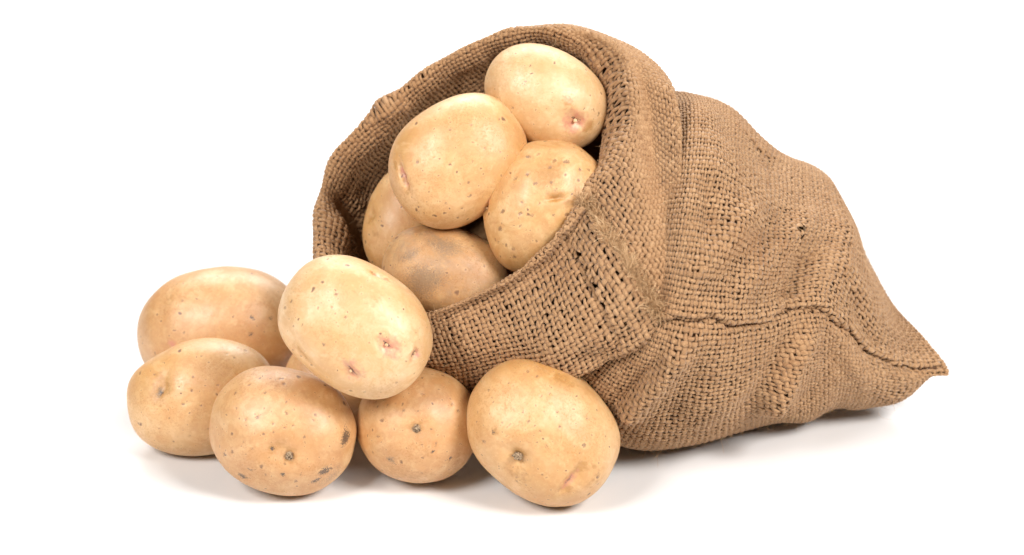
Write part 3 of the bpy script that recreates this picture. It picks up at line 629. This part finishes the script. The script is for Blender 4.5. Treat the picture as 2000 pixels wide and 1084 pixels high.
LOOPS = [
    [(63.7, 42.4, 84.3), (72.1, 58.2, 94.7), (69.4, 79.1, 107.1), (65.7, 90.1, 122.2), (53.3, 95.3, 133.3), (35.3, 101.9, 131.5), (12.2, 105.3, 119.7), (-12.6, 102.0, 100.5), (-32.5, 95.6, 81.5), (-37.4, 78.5, 62.1), (-33.0, 56.9, 44.6), (-15.2, 38.4, 32.6), (8.0, 32.7, 42.1), (26.0, 30.4, 51.5), (37.8, 30.1, 59.1), (52.6, 33.0, 71.5)],
    [(52.6, -1.9, 122.4), (63.9, 20.7, 137.2), (60.5, 50.2, 152.0), (55.5, 65.6, 172.8), (38.4, 72.7, 188.0), (13.5, 82.1, 185.8), (-18.5, 87.3, 169.7), (-53.0, 83.0, 143.3), (-80.6, 74.2, 117.0), (-86.9, 50.4, 90.2), (-80.2, 20.1, 66.3), (-58.4, -6.3, 51.6), (-26.0, -14.9, 64.0), (-0.6, -18.5, 76.6), (16.3, -19.1, 87.0), (37.2, -15.1, 104.3)],
    [(39.4, -12.7, 136.1), (50.1, 9.1, 149.8), (50.2, 38.0, 163.9), (45.3, 53.1, 184.2), (28.6, 60.1, 199.1), (4.2, 69.4, 196.8), (-27.1, 74.6, 181.2), (-60.9, 70.6, 155.4), (-87.9, 62.0, 129.7), (-94.0, 38.5, 103.5), (-87.3, 8.7, 80.1), (-64.8, -15.8, 68.9), (-34.3, -24.3, 81.2), (-10.5, -28.1, 93.3), (5.4, -28.8, 103.0), (25.0, -25.4, 119.3)],
    [(33.5, -23.2, 145.1), (44.4, -0.9, 158.3), (47.9, 32.0, 172.0), (42.8, 47.7, 193.1), (25.4, 55.0, 208.6), (0.0, 64.8, 206.4), (-32.6, 70.3, 190.1), (-67.8, 66.1, 163.2), (-96.0, 57.2, 136.5), (-102.2, 32.7, 109.2), (-95.2, 1.6, 84.9), (-69.9, -25.3, 77.2), (-39.1, -34.1, 90.2), (-15.5, -38.1, 102.8), (0.0, -39.1, 112.7), (19.3, -35.9, 128.8)],
    [(39.4, -19.8, 140.1), (55.1, -10.5, 166.1), (61.5, 9.3, 184.5), (56.5, 36.4, 203.4), (31.5, 55.9, 210.6), (4.5, 72.0, 204.3), (-29.7, 77.8, 187.3), (-66.5, 73.4, 159.1), (-96.0, 64.0, 131.1), (-102.6, 38.4, 102.5), (-95.3, 5.9, 76.9), (-68.8, -22.2, 68.9), (-36.6, -31.2, 82.6), (-11.9, -35.4, 95.8), (4.3, -36.4, 106.1), (24.5, -33.0, 123.0)],
    [(57.2, -57.2, 126.3), (67.8, -39.3, 146.1), (71.6, -6.7, 169.1), (68.0, 22.8, 196.0), (52.0, 48.5, 207.6), (20.8, 77.5, 204.0), (-16.7, 87.8, 188.3), (-49.4, 98.5, 157.9), (-78.6, 90.5, 120.7), (-85.7, 61.2, 90.3), (-81.8, 24.2, 68.3), (-62.5, -19.1, 60.3), (-33.7, -35.6, 62.4), (-6.1, -49.5, 75.5), (16.4, -61.0, 88.1), (38.7, -62.8, 107.1)],
    [(71.6, -68.6, 102.7), (79.9, -58.1, 127.1), (83.6, -33.5, 157.9), (83.4, 3.0, 188.8), (71.8, 42.0, 196.6), (38.4, 84.4, 192.9), (0.0, 100.4, 182.8), (-28.6, 127.3, 152.0), (-57.8, 120.3, 105.4), (-65.7, 87.3, 72.7), (-64.3, 46.4, 54.4), (-49.9, -6.5, 48.4), (-25.4, -25.2, 39.9), (2.6, -41.8, 51.6), (28.4, -57.9, 64.4), (51.1, -66.1, 83.0)],
    [(61.2, -58.0, 104.1), (62.9, -37.4, 126.1), (64.9, -12.6, 149.0), (64.7, 18.8, 165.9), (63.3, 46.5, 168.4), (49.5, 73.6, 163.3), (28.0, 91.4, 144.6), (0.0, 127.6, 114.9), (-11.7, 126.5, 87.1), (-17.4, 103.2, 62.4), (-14.2, 62.0, 43.7), (0.0, 13.1, 39.9), (2.7, -8.7, 37.4), (10.7, -25.8, 44.8), (24.9, -42.9, 61.9), (42.5, -54.3, 81.7)],
    [(75.5, -70.7, 105.0), (83.1, -59.8, 136.6), (89.3, -37.2, 161.8), (93.2, -6.2, 177.5), (94.2, 28.7, 181.6), (91.6, 61.9, 172.8), (85.8, 87.9, 151.7), (77.6, 102.4, 120.5), (68.1, 103.1, 84.0), (59.3, 90.2, 48.2), (52.7, 65.9, 19.3), (49.3, 34.5, 2.8), (49.7, 0.7, 1.1), (53.4, -30.5, 14.1), (59.6, -54.8, 38.9), (67.3, -68.9, 70.9)],
    [(98.7, -68.2, 100.8), (102.5, -57.2, 131.1), (106.6, -34.7, 154.8), (110.5, -3.9, 169.1), (113.6, 30.6, 171.9), (115.2, 63.3, 162.2), (115.1, 88.9, 140.8), (113.2, 103.1, 110.0), (109.7, 103.6, 74.5), (105.4, 90.7, 40.1), (101.0, 66.7, 13.1), (97.2, 35.6, 1.0), (94.7, 2.2, 1.0), (93.6, -28.7, 11.5), (94.0, -52.7, 36.3), (95.8, -66.5, 67.7)],
    [(126.3, -49.2, 92.7), (129.1, -32.9, 121.2), (136.4, 2.3, 139.9), (141.7, 46.8, 143.7), (138.6, 90.7, 111.5), (127.9, 106.8, 57.6), (126.2, 66.8, 15.9), (127.1, 23.4, 5.0), (131.9, -5.5, 8.3), (127.7, -41.1, 46.8)],
    [(161.0, -24.3, 86.1), (167.1, -4.8, 102.6), (173.4, 29.8, 113.5), (170.3, 71.6, 121.0), (159.3, 120.3, 99.2), (140.4, 145.9, 52.9), (143.3, 91.8, 6.5), (152.7, 39.3, 1.3), (163.1, 4.2, 8.1), (163.6, -20.6, 46.6)],
    [(186.7, -5.0, 51.6), (193.3, 8.1, 60.7), (193.2, 37.8, 73.8), (186.5, 73.9, 88.0), (170.9, 118.5, 95.2), (144.0, 170.5, 55.2), (152.3, 125.7, 9.6), (172.1, 60.7, 2.9), (186.6, 15.7, 8.8), (190.3, -3.6, 32.6)],
    [(211.8, 11.3, 36.0), (212.2, 24.7, 42.7), (205.8, 48.8, 53.2), (194.0, 80.4, 70.5), (177.4, 118.2, 91.5), (144.4, 182.7, 49.9), (159.8, 143.3, 47.5), (185.4, 86.0, 25.7), (206.8, 23.5, 12.8), (218.5, 12.6, 24.8)],
    [(234.6, 21.0, 31.6), (223.9, 38.3, 40.3), (209.0, 58.4, 51.7), (195.6, 83.5, 70.7), (178.2, 119.3, 90.8), (144.1, 185.2, 48.8), (177.9, 120.6, 87.1), (194.2, 84.6, 66.7), (208.6, 57.9, 46.9), (232.3, 20.8, 28.6)]]          # closed rings of the cloth in millimetres, from inside the mouth to the bottom seam
FOLDS = [
    ([(0.9854, 0.615), (0.9521, 0.5923), (0.9062, 0.5695), (0.8792, 0.5649)], 9, 7),
    ([(0.9688, 0.5945), (0.9312, 0.5626), (0.8896, 0.5467)], -4, 6),
    ([(0.9688, 0.6515), (0.9292, 0.6264), (0.8771, 0.6128)], -2.5, 8),
    ([(0.9792, 0.8018), (0.9458, 0.7654), (0.8979, 0.7426), (0.8667, 0.7312)], 10, 7),
    ([(0.9771, 0.7654), (0.9312, 0.7312), (0.8771, 0.6993)], -3, 8),
    ([(0.9604, 0.8451), (0.9104, 0.8109), (0.8521, 0.779)], -3, 9),
    ([(0.0292, 0.5854), (0.0604, 0.631), (0.0958, 0.6697), (0.1292, 0.697)], 5, 9),
    ([(0.0208, 0.6811), (0.0729, 0.7221), (0.1146, 0.7585), (0.1521, 0.779)], 3, 9),
    ([(0.0833, 0.7859), (0.0417, 0.7768), (0.0083, 0.7631)], -8, 9),
    ([(0.1396, 0.59), (0.0917, 0.6173), (0.0688, 0.6287)], -3, 8),
    ([(0.1458, 0.8223), (0.0667, 0.836), (0.05, 0.8793)], 3, 8),
    ([(0.0479, 0.8497), (0.0292, 0.8747), (0.0167, 0.9157)], -3, 7),
    ([(0.2354, 0.6948), (0.1938, 0.7039)], -3, 12),
    ([(0.45, 0.2118), (0.4312, 0.205), (0.4146, 0.1868)], 3.5, 5),
    ([(0.9958, 0.369), (0.975, 0.369), (0.9479, 0.369)], 3, 6),
    ([(0.9604, 0.369), (0.9438, 0.3554), (0.9208, 0.3326)], -3, 6),
    ([(0.5479, 0.1891), (0.55, 0.1344), (0.575, 0.1139), (0.5979, 0.1071)], -6, 6),
    ([(0.5729, 0.1982), (0.5896, 0.1708), (0.6062, 0.1435)], 4, 8),
    ([(0.5, 0.1549), (0.5292, 0.1526), (0.5417, 0.1276)], 3, 7)]          # (polyline in u, v; height in mm; half width in mm): ridges > 0, valleys < 0
HOLES = [(0.1062, 0.7563, 0.0022), (0.0958, 0.7608, 0.0014), (0.1729, 0.7631, 0.0014), (0.9667, 0.2551, 0.0017), (0.9667, 0.2711, 0.0014), (0.9667, 0.287, 0.0012), (0.9667, 0.3052, 0.0014)]          # where a few yarns are missing: u, v, radius in metres
NU, NV = 204, 152      # warp and weft yarns
LU, LV = 0.574, 0.4508      # mean girth and length of the cloth in metres
V_CREST, V_CUFF, V_BODY = 0.2105, 0.3645, 0.4478
rng = np.random.default_rng(7)

P, vloop, _ = loft([np.array(l)/1000 for l in LOOPS])
gu = np.arange(P.shape[0])/P.shape[0]; gv = np.linspace(0, 1, P.shape[1])
U, Vv = np.meshgrid(gu, gv, indexing='ij')
Nn = normals(P)
def smooth_noise(nk, fu, fv, seed):
    r = np.random.default_rng(seed); s = np.zeros_like(U)
    for _ in range(nk):
        a = r.integers(-fu, fu+1); b_ = r.uniform(-fv, fv)
        s += np.sin(2*math.pi*(a*U + b_*Vv) + r.uniform(0, 6.3))
    return s/math.sqrt(nk/2)
def seg_dist(poly):
    """Distance on the cloth (metres) from every grid point to a polyline in (u, v); and the side of it."""
    best = np.full(U.shape, 9.0); tpar = np.zeros(U.shape)
    n = len(poly)-1
    for k, ((u0, v0), (u1, v1)) in enumerate(zip(poly[:-1], poly[1:])):
        du = (U-u0+.5) % 1-.5; dx = du*LU; dy = (Vv-v0)*LV
        ex = ((u1-u0+.5) % 1-.5)*LU; ey = (v1-v0)*LV
        t = np.clip((dx*ex+dy*ey)/(ex*ex+ey*ey+1e-12), 0, 1)
        d = np.hypot(dx-t*ex, dy-t*ey)
        m = d < best; best = np.where(m, d, best); tpar = np.where(m, (k+t)/n, tpar)
    return best, tpar
disp = np.zeros_like(U)
for poly, hgt, wid in FOLDS:
    d, t = seg_dist(poly)
    disp += hgt/1000*np.exp(-(d/(wid/1000))**2)*np.clip(np.sin(np.pi*np.clip(t*.86+.07, 0, 1))*1.6, 0, 1)
taper_end = np.clip((1-Vv)/.12, 0, 1)
disp += .0007*smooth_noise(14, 6, 5, 1)*taper_end + .00045*smooth_noise(24, 16, 12, 2)*taper_end
disp += .0006*smooth_noise(20, 20, 9, 4)*np.exp(-((Vv-V_CREST)/.06)**2)
du_ = (U+.5) % 1-.5
# side seam: the upper cloth laps over the lower one and a groove runs between them
on_body = np.clip((Vv-V_BODY-.01)/.03, 0, 1)*np.clip((1.0-Vv)/.03, 0, 1)
wav = du_ + .0035*np.sin(Vv*47)+.002*np.sin(Vv*113+1)
x_ = wav*LU
disp += on_body*(.0016*np.exp(-((x_-.004)/.005)**2)*(x_ > 0) - .0042*np.exp(-((x_)/.0016)**2) + .0006*np.exp(-((x_+.007)/.006)**2))
# the seam allowance turned out on the cuff: a raised strip that stops at its frayed edge
on_cuff = np.clip((Vv-V_CREST+.005)/.01, 0, 1)*np.clip((V_CUFF+.004-Vv)/.01, 0, 1)
xf = du_*LU + .0012*np.sin(Vv*160)
disp += on_cuff*np.where(xf < 0, .0023*np.clip((xf+.022)/.014, 0, 1), .0023*np.clip(1-xf/.0012, 0, 1))
disp -= on_cuff*.0016*np.exp(-((xf+.021)/.0018)**2)
P = P + Nn*disp[..., None]
Nn = normals(P)
P[..., 2] = np.maximum(P[..., 2], .0015)

def sample(A, u, v):
    nu, nv = A.shape[:2]
    x = (u % 1)*nu; i = np.floor(x).astype(int); fx = (x-i)[..., None]; i %= nu; i2 = (i+1) % nu
    y = np.clip(v, 0, 1)*(nv-1); j = np.minimum(y.astype(int), nv-2); fy = (y-j)[..., None]
    return (A[i, j]*(1-fx)+A[i2, j]*fx)*(1-fy) + (A[i, j+1]*(1-fx)+A[i2, j+1]*fx)*fy
dPu = np.linalg.norm(np.roll(P, -1, 0)-np.roll(P, 1, 0), axis=2)/2*P.shape[0]
dPv = np.linalg.norm(np.gradient(P, axis=1), axis=2)*(P.shape[1]-1)
PU, PV = dPu[..., None], dPv[..., None]

SEG = 3; SIDES = 5
def wob1(t, r, amp, n=5, f=(.02, .35)):
    s = np.zeros_like(t, float)
    for _ in range(n): s += np.sin(t*2*math.pi*r.uniform(*f)+r.uniform(0, 6.3))
    return s*amp/math.sqrt(n/2)
def yarn_tube(u, v, h, hw, ht, tone, along0):
    """Rings of one yarn that follows the cloth at (u, v), h above it; half width hw, half thickness ht."""
    c = sample(P, u, v); n = sample(Nn, u, v); n /= np.linalg.norm(n, axis=1)[:, None]
    c = c + n*h[:, None]
    T = np.gradient(c, axis=0); T /= np.maximum(np.linalg.norm(T, axis=1), 1e-12)[:, None]
    n = n - T*(n*T).sum(1)[:, None]; n /= np.maximum(np.linalg.norm(n, axis=1), 1e-9)[:, None]
    B = np.cross(T, n)
    a = np.arange(SIDES)/SIDES*2*math.pi + math.pi/2
    ring = c[:, None] + B[:, None]*(hw[:, None]*np.cos(a))[..., None] + n[:, None]*(ht[:, None]*np.sin(a))[..., None]
    al = np.r_[0, np.cumsum(np.linalg.norm(np.diff(c, axis=0), axis=1))]*1000 + along0
    return ring, al
class Weave:
    def __init__(s): s.v, s.f, s.tone, s.al, s.ar, s.n = [], [], [], [], [], 0
    def add(s, ring, al, tone, keep):
        m = len(ring)
        s.v.append(ring.reshape(-1, 3)); s.tone.append(np.repeat(tone, SIDES)); s.al.append(np.repeat(al, SIDES)); s.ar.append(np.tile(np.abs(np.arange(SIDES)/SIDES-.5)*2, m))
        k = np.nonzero(keep)[0]
        i = np.arange(SIDES); j = (i+1) % SIDES
        q = np.stack([k[:, None]*SIDES+i, k[:, None]*SIDES+j, (k[:, None]+1)*SIDES+j, (k[:, None]+1)*SIDES+i], 2)
        s.f.append(q.reshape(-1, 4)+s.n); s.n += m*SIDES
    def build(s, name, parent):
        v = np.vstack(s.v); f = np.vstack(s.f)
        used = np.zeros(len(v), bool); used[f.ravel()] = True
        idx = np.cumsum(used)-1
        o = mesh_object(name, v[used], idx[f], MAT_BURLAP, parent,
                        attrs={'yarn': np.concatenate(s.tone)[used], 'along': np.concatenate(s.al)[used], 'around': np.concatenate(s.ar)[used]})
        return o
inner, cuff, body = Weave(), Weave(), Weave()
BOUND = (0, V_CREST, V_BODY, 1.01)
def put(ring, al, tone, vmid, umid):
    whole = np.ones(len(vmid), bool)
    for hu, hv, hr in HOLES: whole &= np.hypot(((umid-hu+.5) % 1-.5)*LU, (vmid-hv)*LV) > hr
    for w, lo, hi in zip((inner, cuff, body), BOUND[:-1], BOUND[1:]):
        k = (vmid >= lo) & (vmid < hi) & whole
        if k.any(): w.add(ring, al, tone, k)

warp_j = np.array([wob1(np.arange(NU), rng, .07, 4, (.05, .4))]).ravel()
for j in range(NU):                                       # warps: along the sack
    t = np.arange(0, NV*SEG+1)/SEG
    u = (j+.5+warp_j[j] + wob1(t, rng, .07))/NU; v = np.clip(t/NV, 0, 1)
    pw = sample(PU, u, v)[:, 0]/NU; pl = sample(PV, u, v)[:, 0]/NV
    ph = np.cos(math.pi*(t-.5)+math.pi*j)
    wid = rng.choice([.325, .365, .405, .49], p=[.25, .4, .25, .1])*(1+wob1(t, rng, .11, 4, (.03, .25)))
    hw = np.clip(pw, .0012, .0042)*wid*(1+.06*np.clip((v-V_BODY)/.04+1, 0, 1)+.22*np.exp(-((v-V_CREST)/.03)**2))*(1+.12*ph); ht = np.clip(np.minimum(pw, pl), .0012, .0030)*.27*np.ones_like(t)
    h = ph*np.clip(np.minimum(pw, pl), .0012, .0030)*.26
    tone = np.clip(rng.normal(.52, .16)+wob1(t, rng, .13, 5, (.02, .6)), 0, 1)
    ring, al = yarn_tube(u, v, h, hw, ht, tone, rng.uniform(0, 500))
    put(ring, al, tone, (v[:-1]+v[1:])/2, (u[:-1]+u[1:])/2)
weft_i = wob1(np.arange(NV), rng, .07, 4, (.05, .4))
for i in range(NV):                                       # wefts: round the sack
    t = np.arange(0, NU*SEG+1)/SEG
    u = t/NU; per = np.sin(math.pi*np.clip(np.minimum(t, NU-t)/4, 0, .5))
    v = (i+.5+weft_i[i] + wob1(t, rng, .07)*per)/NV
    pw = sample(PV, u, v)[:, 0]/NV; pl = sample(PU, u, v)[:, 0]/NU
    ph = -np.cos(math.pi*(t-.5)+math.pi*i)
    wid = rng.choice([.28, .32, .36, .43], p=[.25, .4, .25, .1])*(1+wob1(t, rng, .11, 4, (.03, .25)))
    hw = np.clip(pw, .0012, .0042)*wid*(1+.06*np.clip((v-V_BODY)/.04+1, 0, 1)+.22*np.exp(-((v-V_CREST)/.03)**2))*(1+.12*ph); ht = np.clip(np.minimum(pw, pl), .0012, .0030)*.26*np.ones_like(t)
    h = ph*np.clip(np.minimum(pw, pl), .0012, .0030)*.26
    tone = np.clip(rng.normal(.48, .16)+wob1(t, rng, .13, 5, (.02, .6)), 0, 1)
    ring, al = yarn_tube(u, v, h, hw, ht, tone, rng.uniform(0, 500))
    put(ring, al, tone, np.full(len(t)-1, (i+.5)/NV), (u[:-1]+u[1:])/2)

def light_block(name, v0, v1, off, u0=0.0, u1=1.0):
    """An added sheet just behind the yarns that blocks light through the weave."""
    j = np.nonzero((gv >= v0) & (gv <= v1))[0][::2]; i = np.nonzero((gu >= u0) & (gu <= u1))[0][::2]
    G = (P - Nn*off)[np.ix_(i, j)]; G[..., 2] = np.maximum(G[..., 2], .0008); a, b_ = G.shape[:2]
    ia = np.arange(a if u1-u0 > .99 else a-1)
    k = ia[:, None]*b_+np.arange(b_-1)[None]; k2 = ((ia+1) % a)[:, None]*b_+np.arange(b_-1)[None]
    return mesh_object(name, G.reshape(-1, 3), np.stack([k, k2, k2+1, k+1], 2).reshape(-1, 4), MAT_LIGHT_BLOCK)
MAT_LIGHT_BLOCK, nt, N, L, b = new_mat('light_block_sheet')  # brown of the added sheets that block light behind the yarns
co = node(nt, 'ShaderNodeTexCoord'); pn = node(nt, 'ShaderNodeTexNoise', in_Scale=300.0, in_Detail=3.0)
L.new(co.outputs['Object'], pn.inputs['Vector'])
L.new(ramp(nt, pn.outputs['Fac'], [(.3, (.20, .10, .042)), (.7, (.34, .19, .09))]), b.inputs['Base Color'])
b.inputs['Roughness'].default_value = .95; b.inputs['Specular IOR Level'].default_value = .05
body_block_o = light_block('light_block_sheet', V_BODY-.004, 1.0, .0030)  # added sheet, keeps outside light from showing through the body weave
wall_block_o = light_block('light_block_sheet', 0.0, V_CREST-.03, .0030)  # the same added light block behind the mouth wall

sack = empty('burlap_sack', (.09, .0, 0))
sack['label'] = 'open brown burlap sack lying on its side with a folded cuff and frayed hem'
sack['category'] = 'sack'
inner_o = inner.build('inner_wall', None); cuff_o = cuff.build('cuff', None); body_o = body.build('sack_body', None)

def fibres(name, roots, dirs, nrms, lens, rads, curl, steps, seed, drop=0.0, parent=None):
    """Thin three-sided hairs, each a bent tube that tapers to a point; one mesh."""
    r = np.random.default_rng(seed); n = len(roots)
    pts = np.zeros((n, steps+1, 3)); pts[:, 0] = roots
    dcur = dirs/np.linalg.norm(dirs, axis=1)[:, None]
    bend = r.normal(size=(n, 3))*curl
    for k in range(steps):
        pts[:, k+1] = pts[:, k] + dcur*(lens/steps)[:, None]
        dcur = dcur + bend/steps + r.normal(size=(n, 3))*curl*.35/steps + np.array([0, 0, -drop/steps])
        dcur /= np.linalg.norm(dcur, axis=1)[:, None]
    T = np.gradient(pts, axis=1); T /= np.linalg.norm(T, axis=2, keepdims=True)
    X = np.cross(T, np.array([.31, .52, .79])); X /= np.linalg.norm(X, axis=2, keepdims=True); Y = np.cross(T, X)
    a = np.arange(3)*2*math.pi/3
    rr = rads[:, None]*np.linspace(1, .45, steps+1)[None]
    ring = pts[:, :, None] + X[:, :, None]*(rr[..., None]*np.cos(a))[..., None] + Y[:, :, None]*(rr[..., None]*np.sin(a))[..., None]
    base = (np.arange(n)[:, None, None]*(steps+1)+np.arange(steps)[None, :, None])*3
    i = np.arange(3); j = (i+1) % 3
    q = np.stack([base+i, base+j, base+3+j, base+3+i], -1).reshape(-1, 4)
    tone = np.repeat(np.clip(r.normal(.55, .25, n), 0, 1), (steps+1)*3)
    return mesh_object(name, ring.reshape(-1, 3), q, MAT_FIBRE, parent, attrs={'yarn': tone})

# frayed edge of the seam allowance: tufts of loose jute that stick out over the cuff
fr = np.random.default_rng(11)
R_, D_, N_, L_, A_ = [], [], [], [], []
vs = np.arange(V_CREST-.016, V_CUFF-.002, 1.0/NV*.55)
for v in vs:
    g = fr.uniform(.6, 1.25)
    nst = int(fr.integers(45, 80))
    u = np.full(nst, (-.0004 + fr.normal()*.0006)/LU) + fr.normal(size=nst)*.0006/LU; vv = v + fr.normal(size=nst)*.0012/LV
    p = sample(P, u, vv); n = sample(Nn, u, vv)
    tu = sample(P, u+.004, vv)-p; tu /= np.linalg.norm(tu, axis=1)[:, None]
    tv = sample(P, u, vv+.004)-p; tv /= np.linalg.norm(tv, axis=1)[:, None]
    lean = fr.normal()*.45
    d = tu + n*fr.uniform(.1, 1.3, nst)[:, None] + tv*(lean+fr.normal(size=nst)*.28)[:, None]
    R_.append(p+n*fr.uniform(-.0004, .0012, nst)[:, None]); D_.append(d); N_.append(n); L_.append(g*fr.uniform(.003, .0110, nst)); A_.append(fr.uniform(.00010, .00024, nst))
fray_o = fibres('frayed_edge', np.vstack(R_), np.vstack(D_), np.vstack(N_), np.concatenate(L_), np.concatenate(A_), 2.2, 8, 3)
fray_o['label'] = 'pale frayed edge of loose jute running across the cuff'

# stray fibres standing off the cloth
ns = 8500
u = fr.uniform(0, 1, ns); v = fr.uniform(.10, 1, ns)
p = sample(P, u, v); n = sample(Nn, u, v)
d = n*fr.uniform(.1, .9, ns)[:, None] + fr.normal(size=(ns, 3))*.8
stray_o = fibres('stray_fibres', p+n*.0005, d, n, fr.uniform(.002, .006, ns)*np.where(fr.uniform(size=ns) < .06, 2.2, 1), fr.uniform(.00005, .00012, ns), 1.6, 6, 5)
stray_o['kind'] = 'stuff'

# side seam: dark twine that dips in and out along the lapped edge
t = np.arange(0, 1.0001, 1/420); v = V_BODY+.012 + t*(1-V_BODY-.016)
u = -(.0035*np.sin(v*47)+.002*np.sin(v*113+1)) - .0002/LU + .0004*np.sin(t*500)/LU
c = sample(P, u, v); n = sample(Nn, u, v)
c = c + n*(.0006+.0011*np.sin(t*2*math.pi*34))[:, None]
T = np.gradient(c, axis=0); T /= np.linalg.norm(T, axis=1)[:, None]; X = np.cross(T, n); X /= np.linalg.norm(X, axis=1)[:, None]; Y = np.cross(X, T)
a = np.arange(6)/6*2*math.pi
ring = c[:, None] + .0007*(X[:, None]*np.cos(a)[None, :, None] + Y[:, None]*np.sin(a)[None, :, None])
k = np.arange(len(c)-1)[:, None]*6; i = np.arange(6); j = (i+1) % 6
seam_o = mesh_object('side_seam', ring.reshape(-1, 3), np.stack([k+i, k+j, k+6+j, k+6+i], 2).reshape(-1, 4), MAT_THREAD)
seam_o['label'] = 'dark stitched side seam running to the corner of the sack'
cuff_block_o = light_block('light_block_sheet', V_CREST+.02, V_BODY, .0025, .22, .80)  # added light block on the cuff's far side, hides bright floor in gaps
for o in (body_block_o, wall_block_o, cuff_block_o, inner_o, cuff_o, body_o, fray_o, stray_o, seam_o):
    o.parent = sack; o.matrix_parent_inverse = Matrix.Translation(-sack.location)
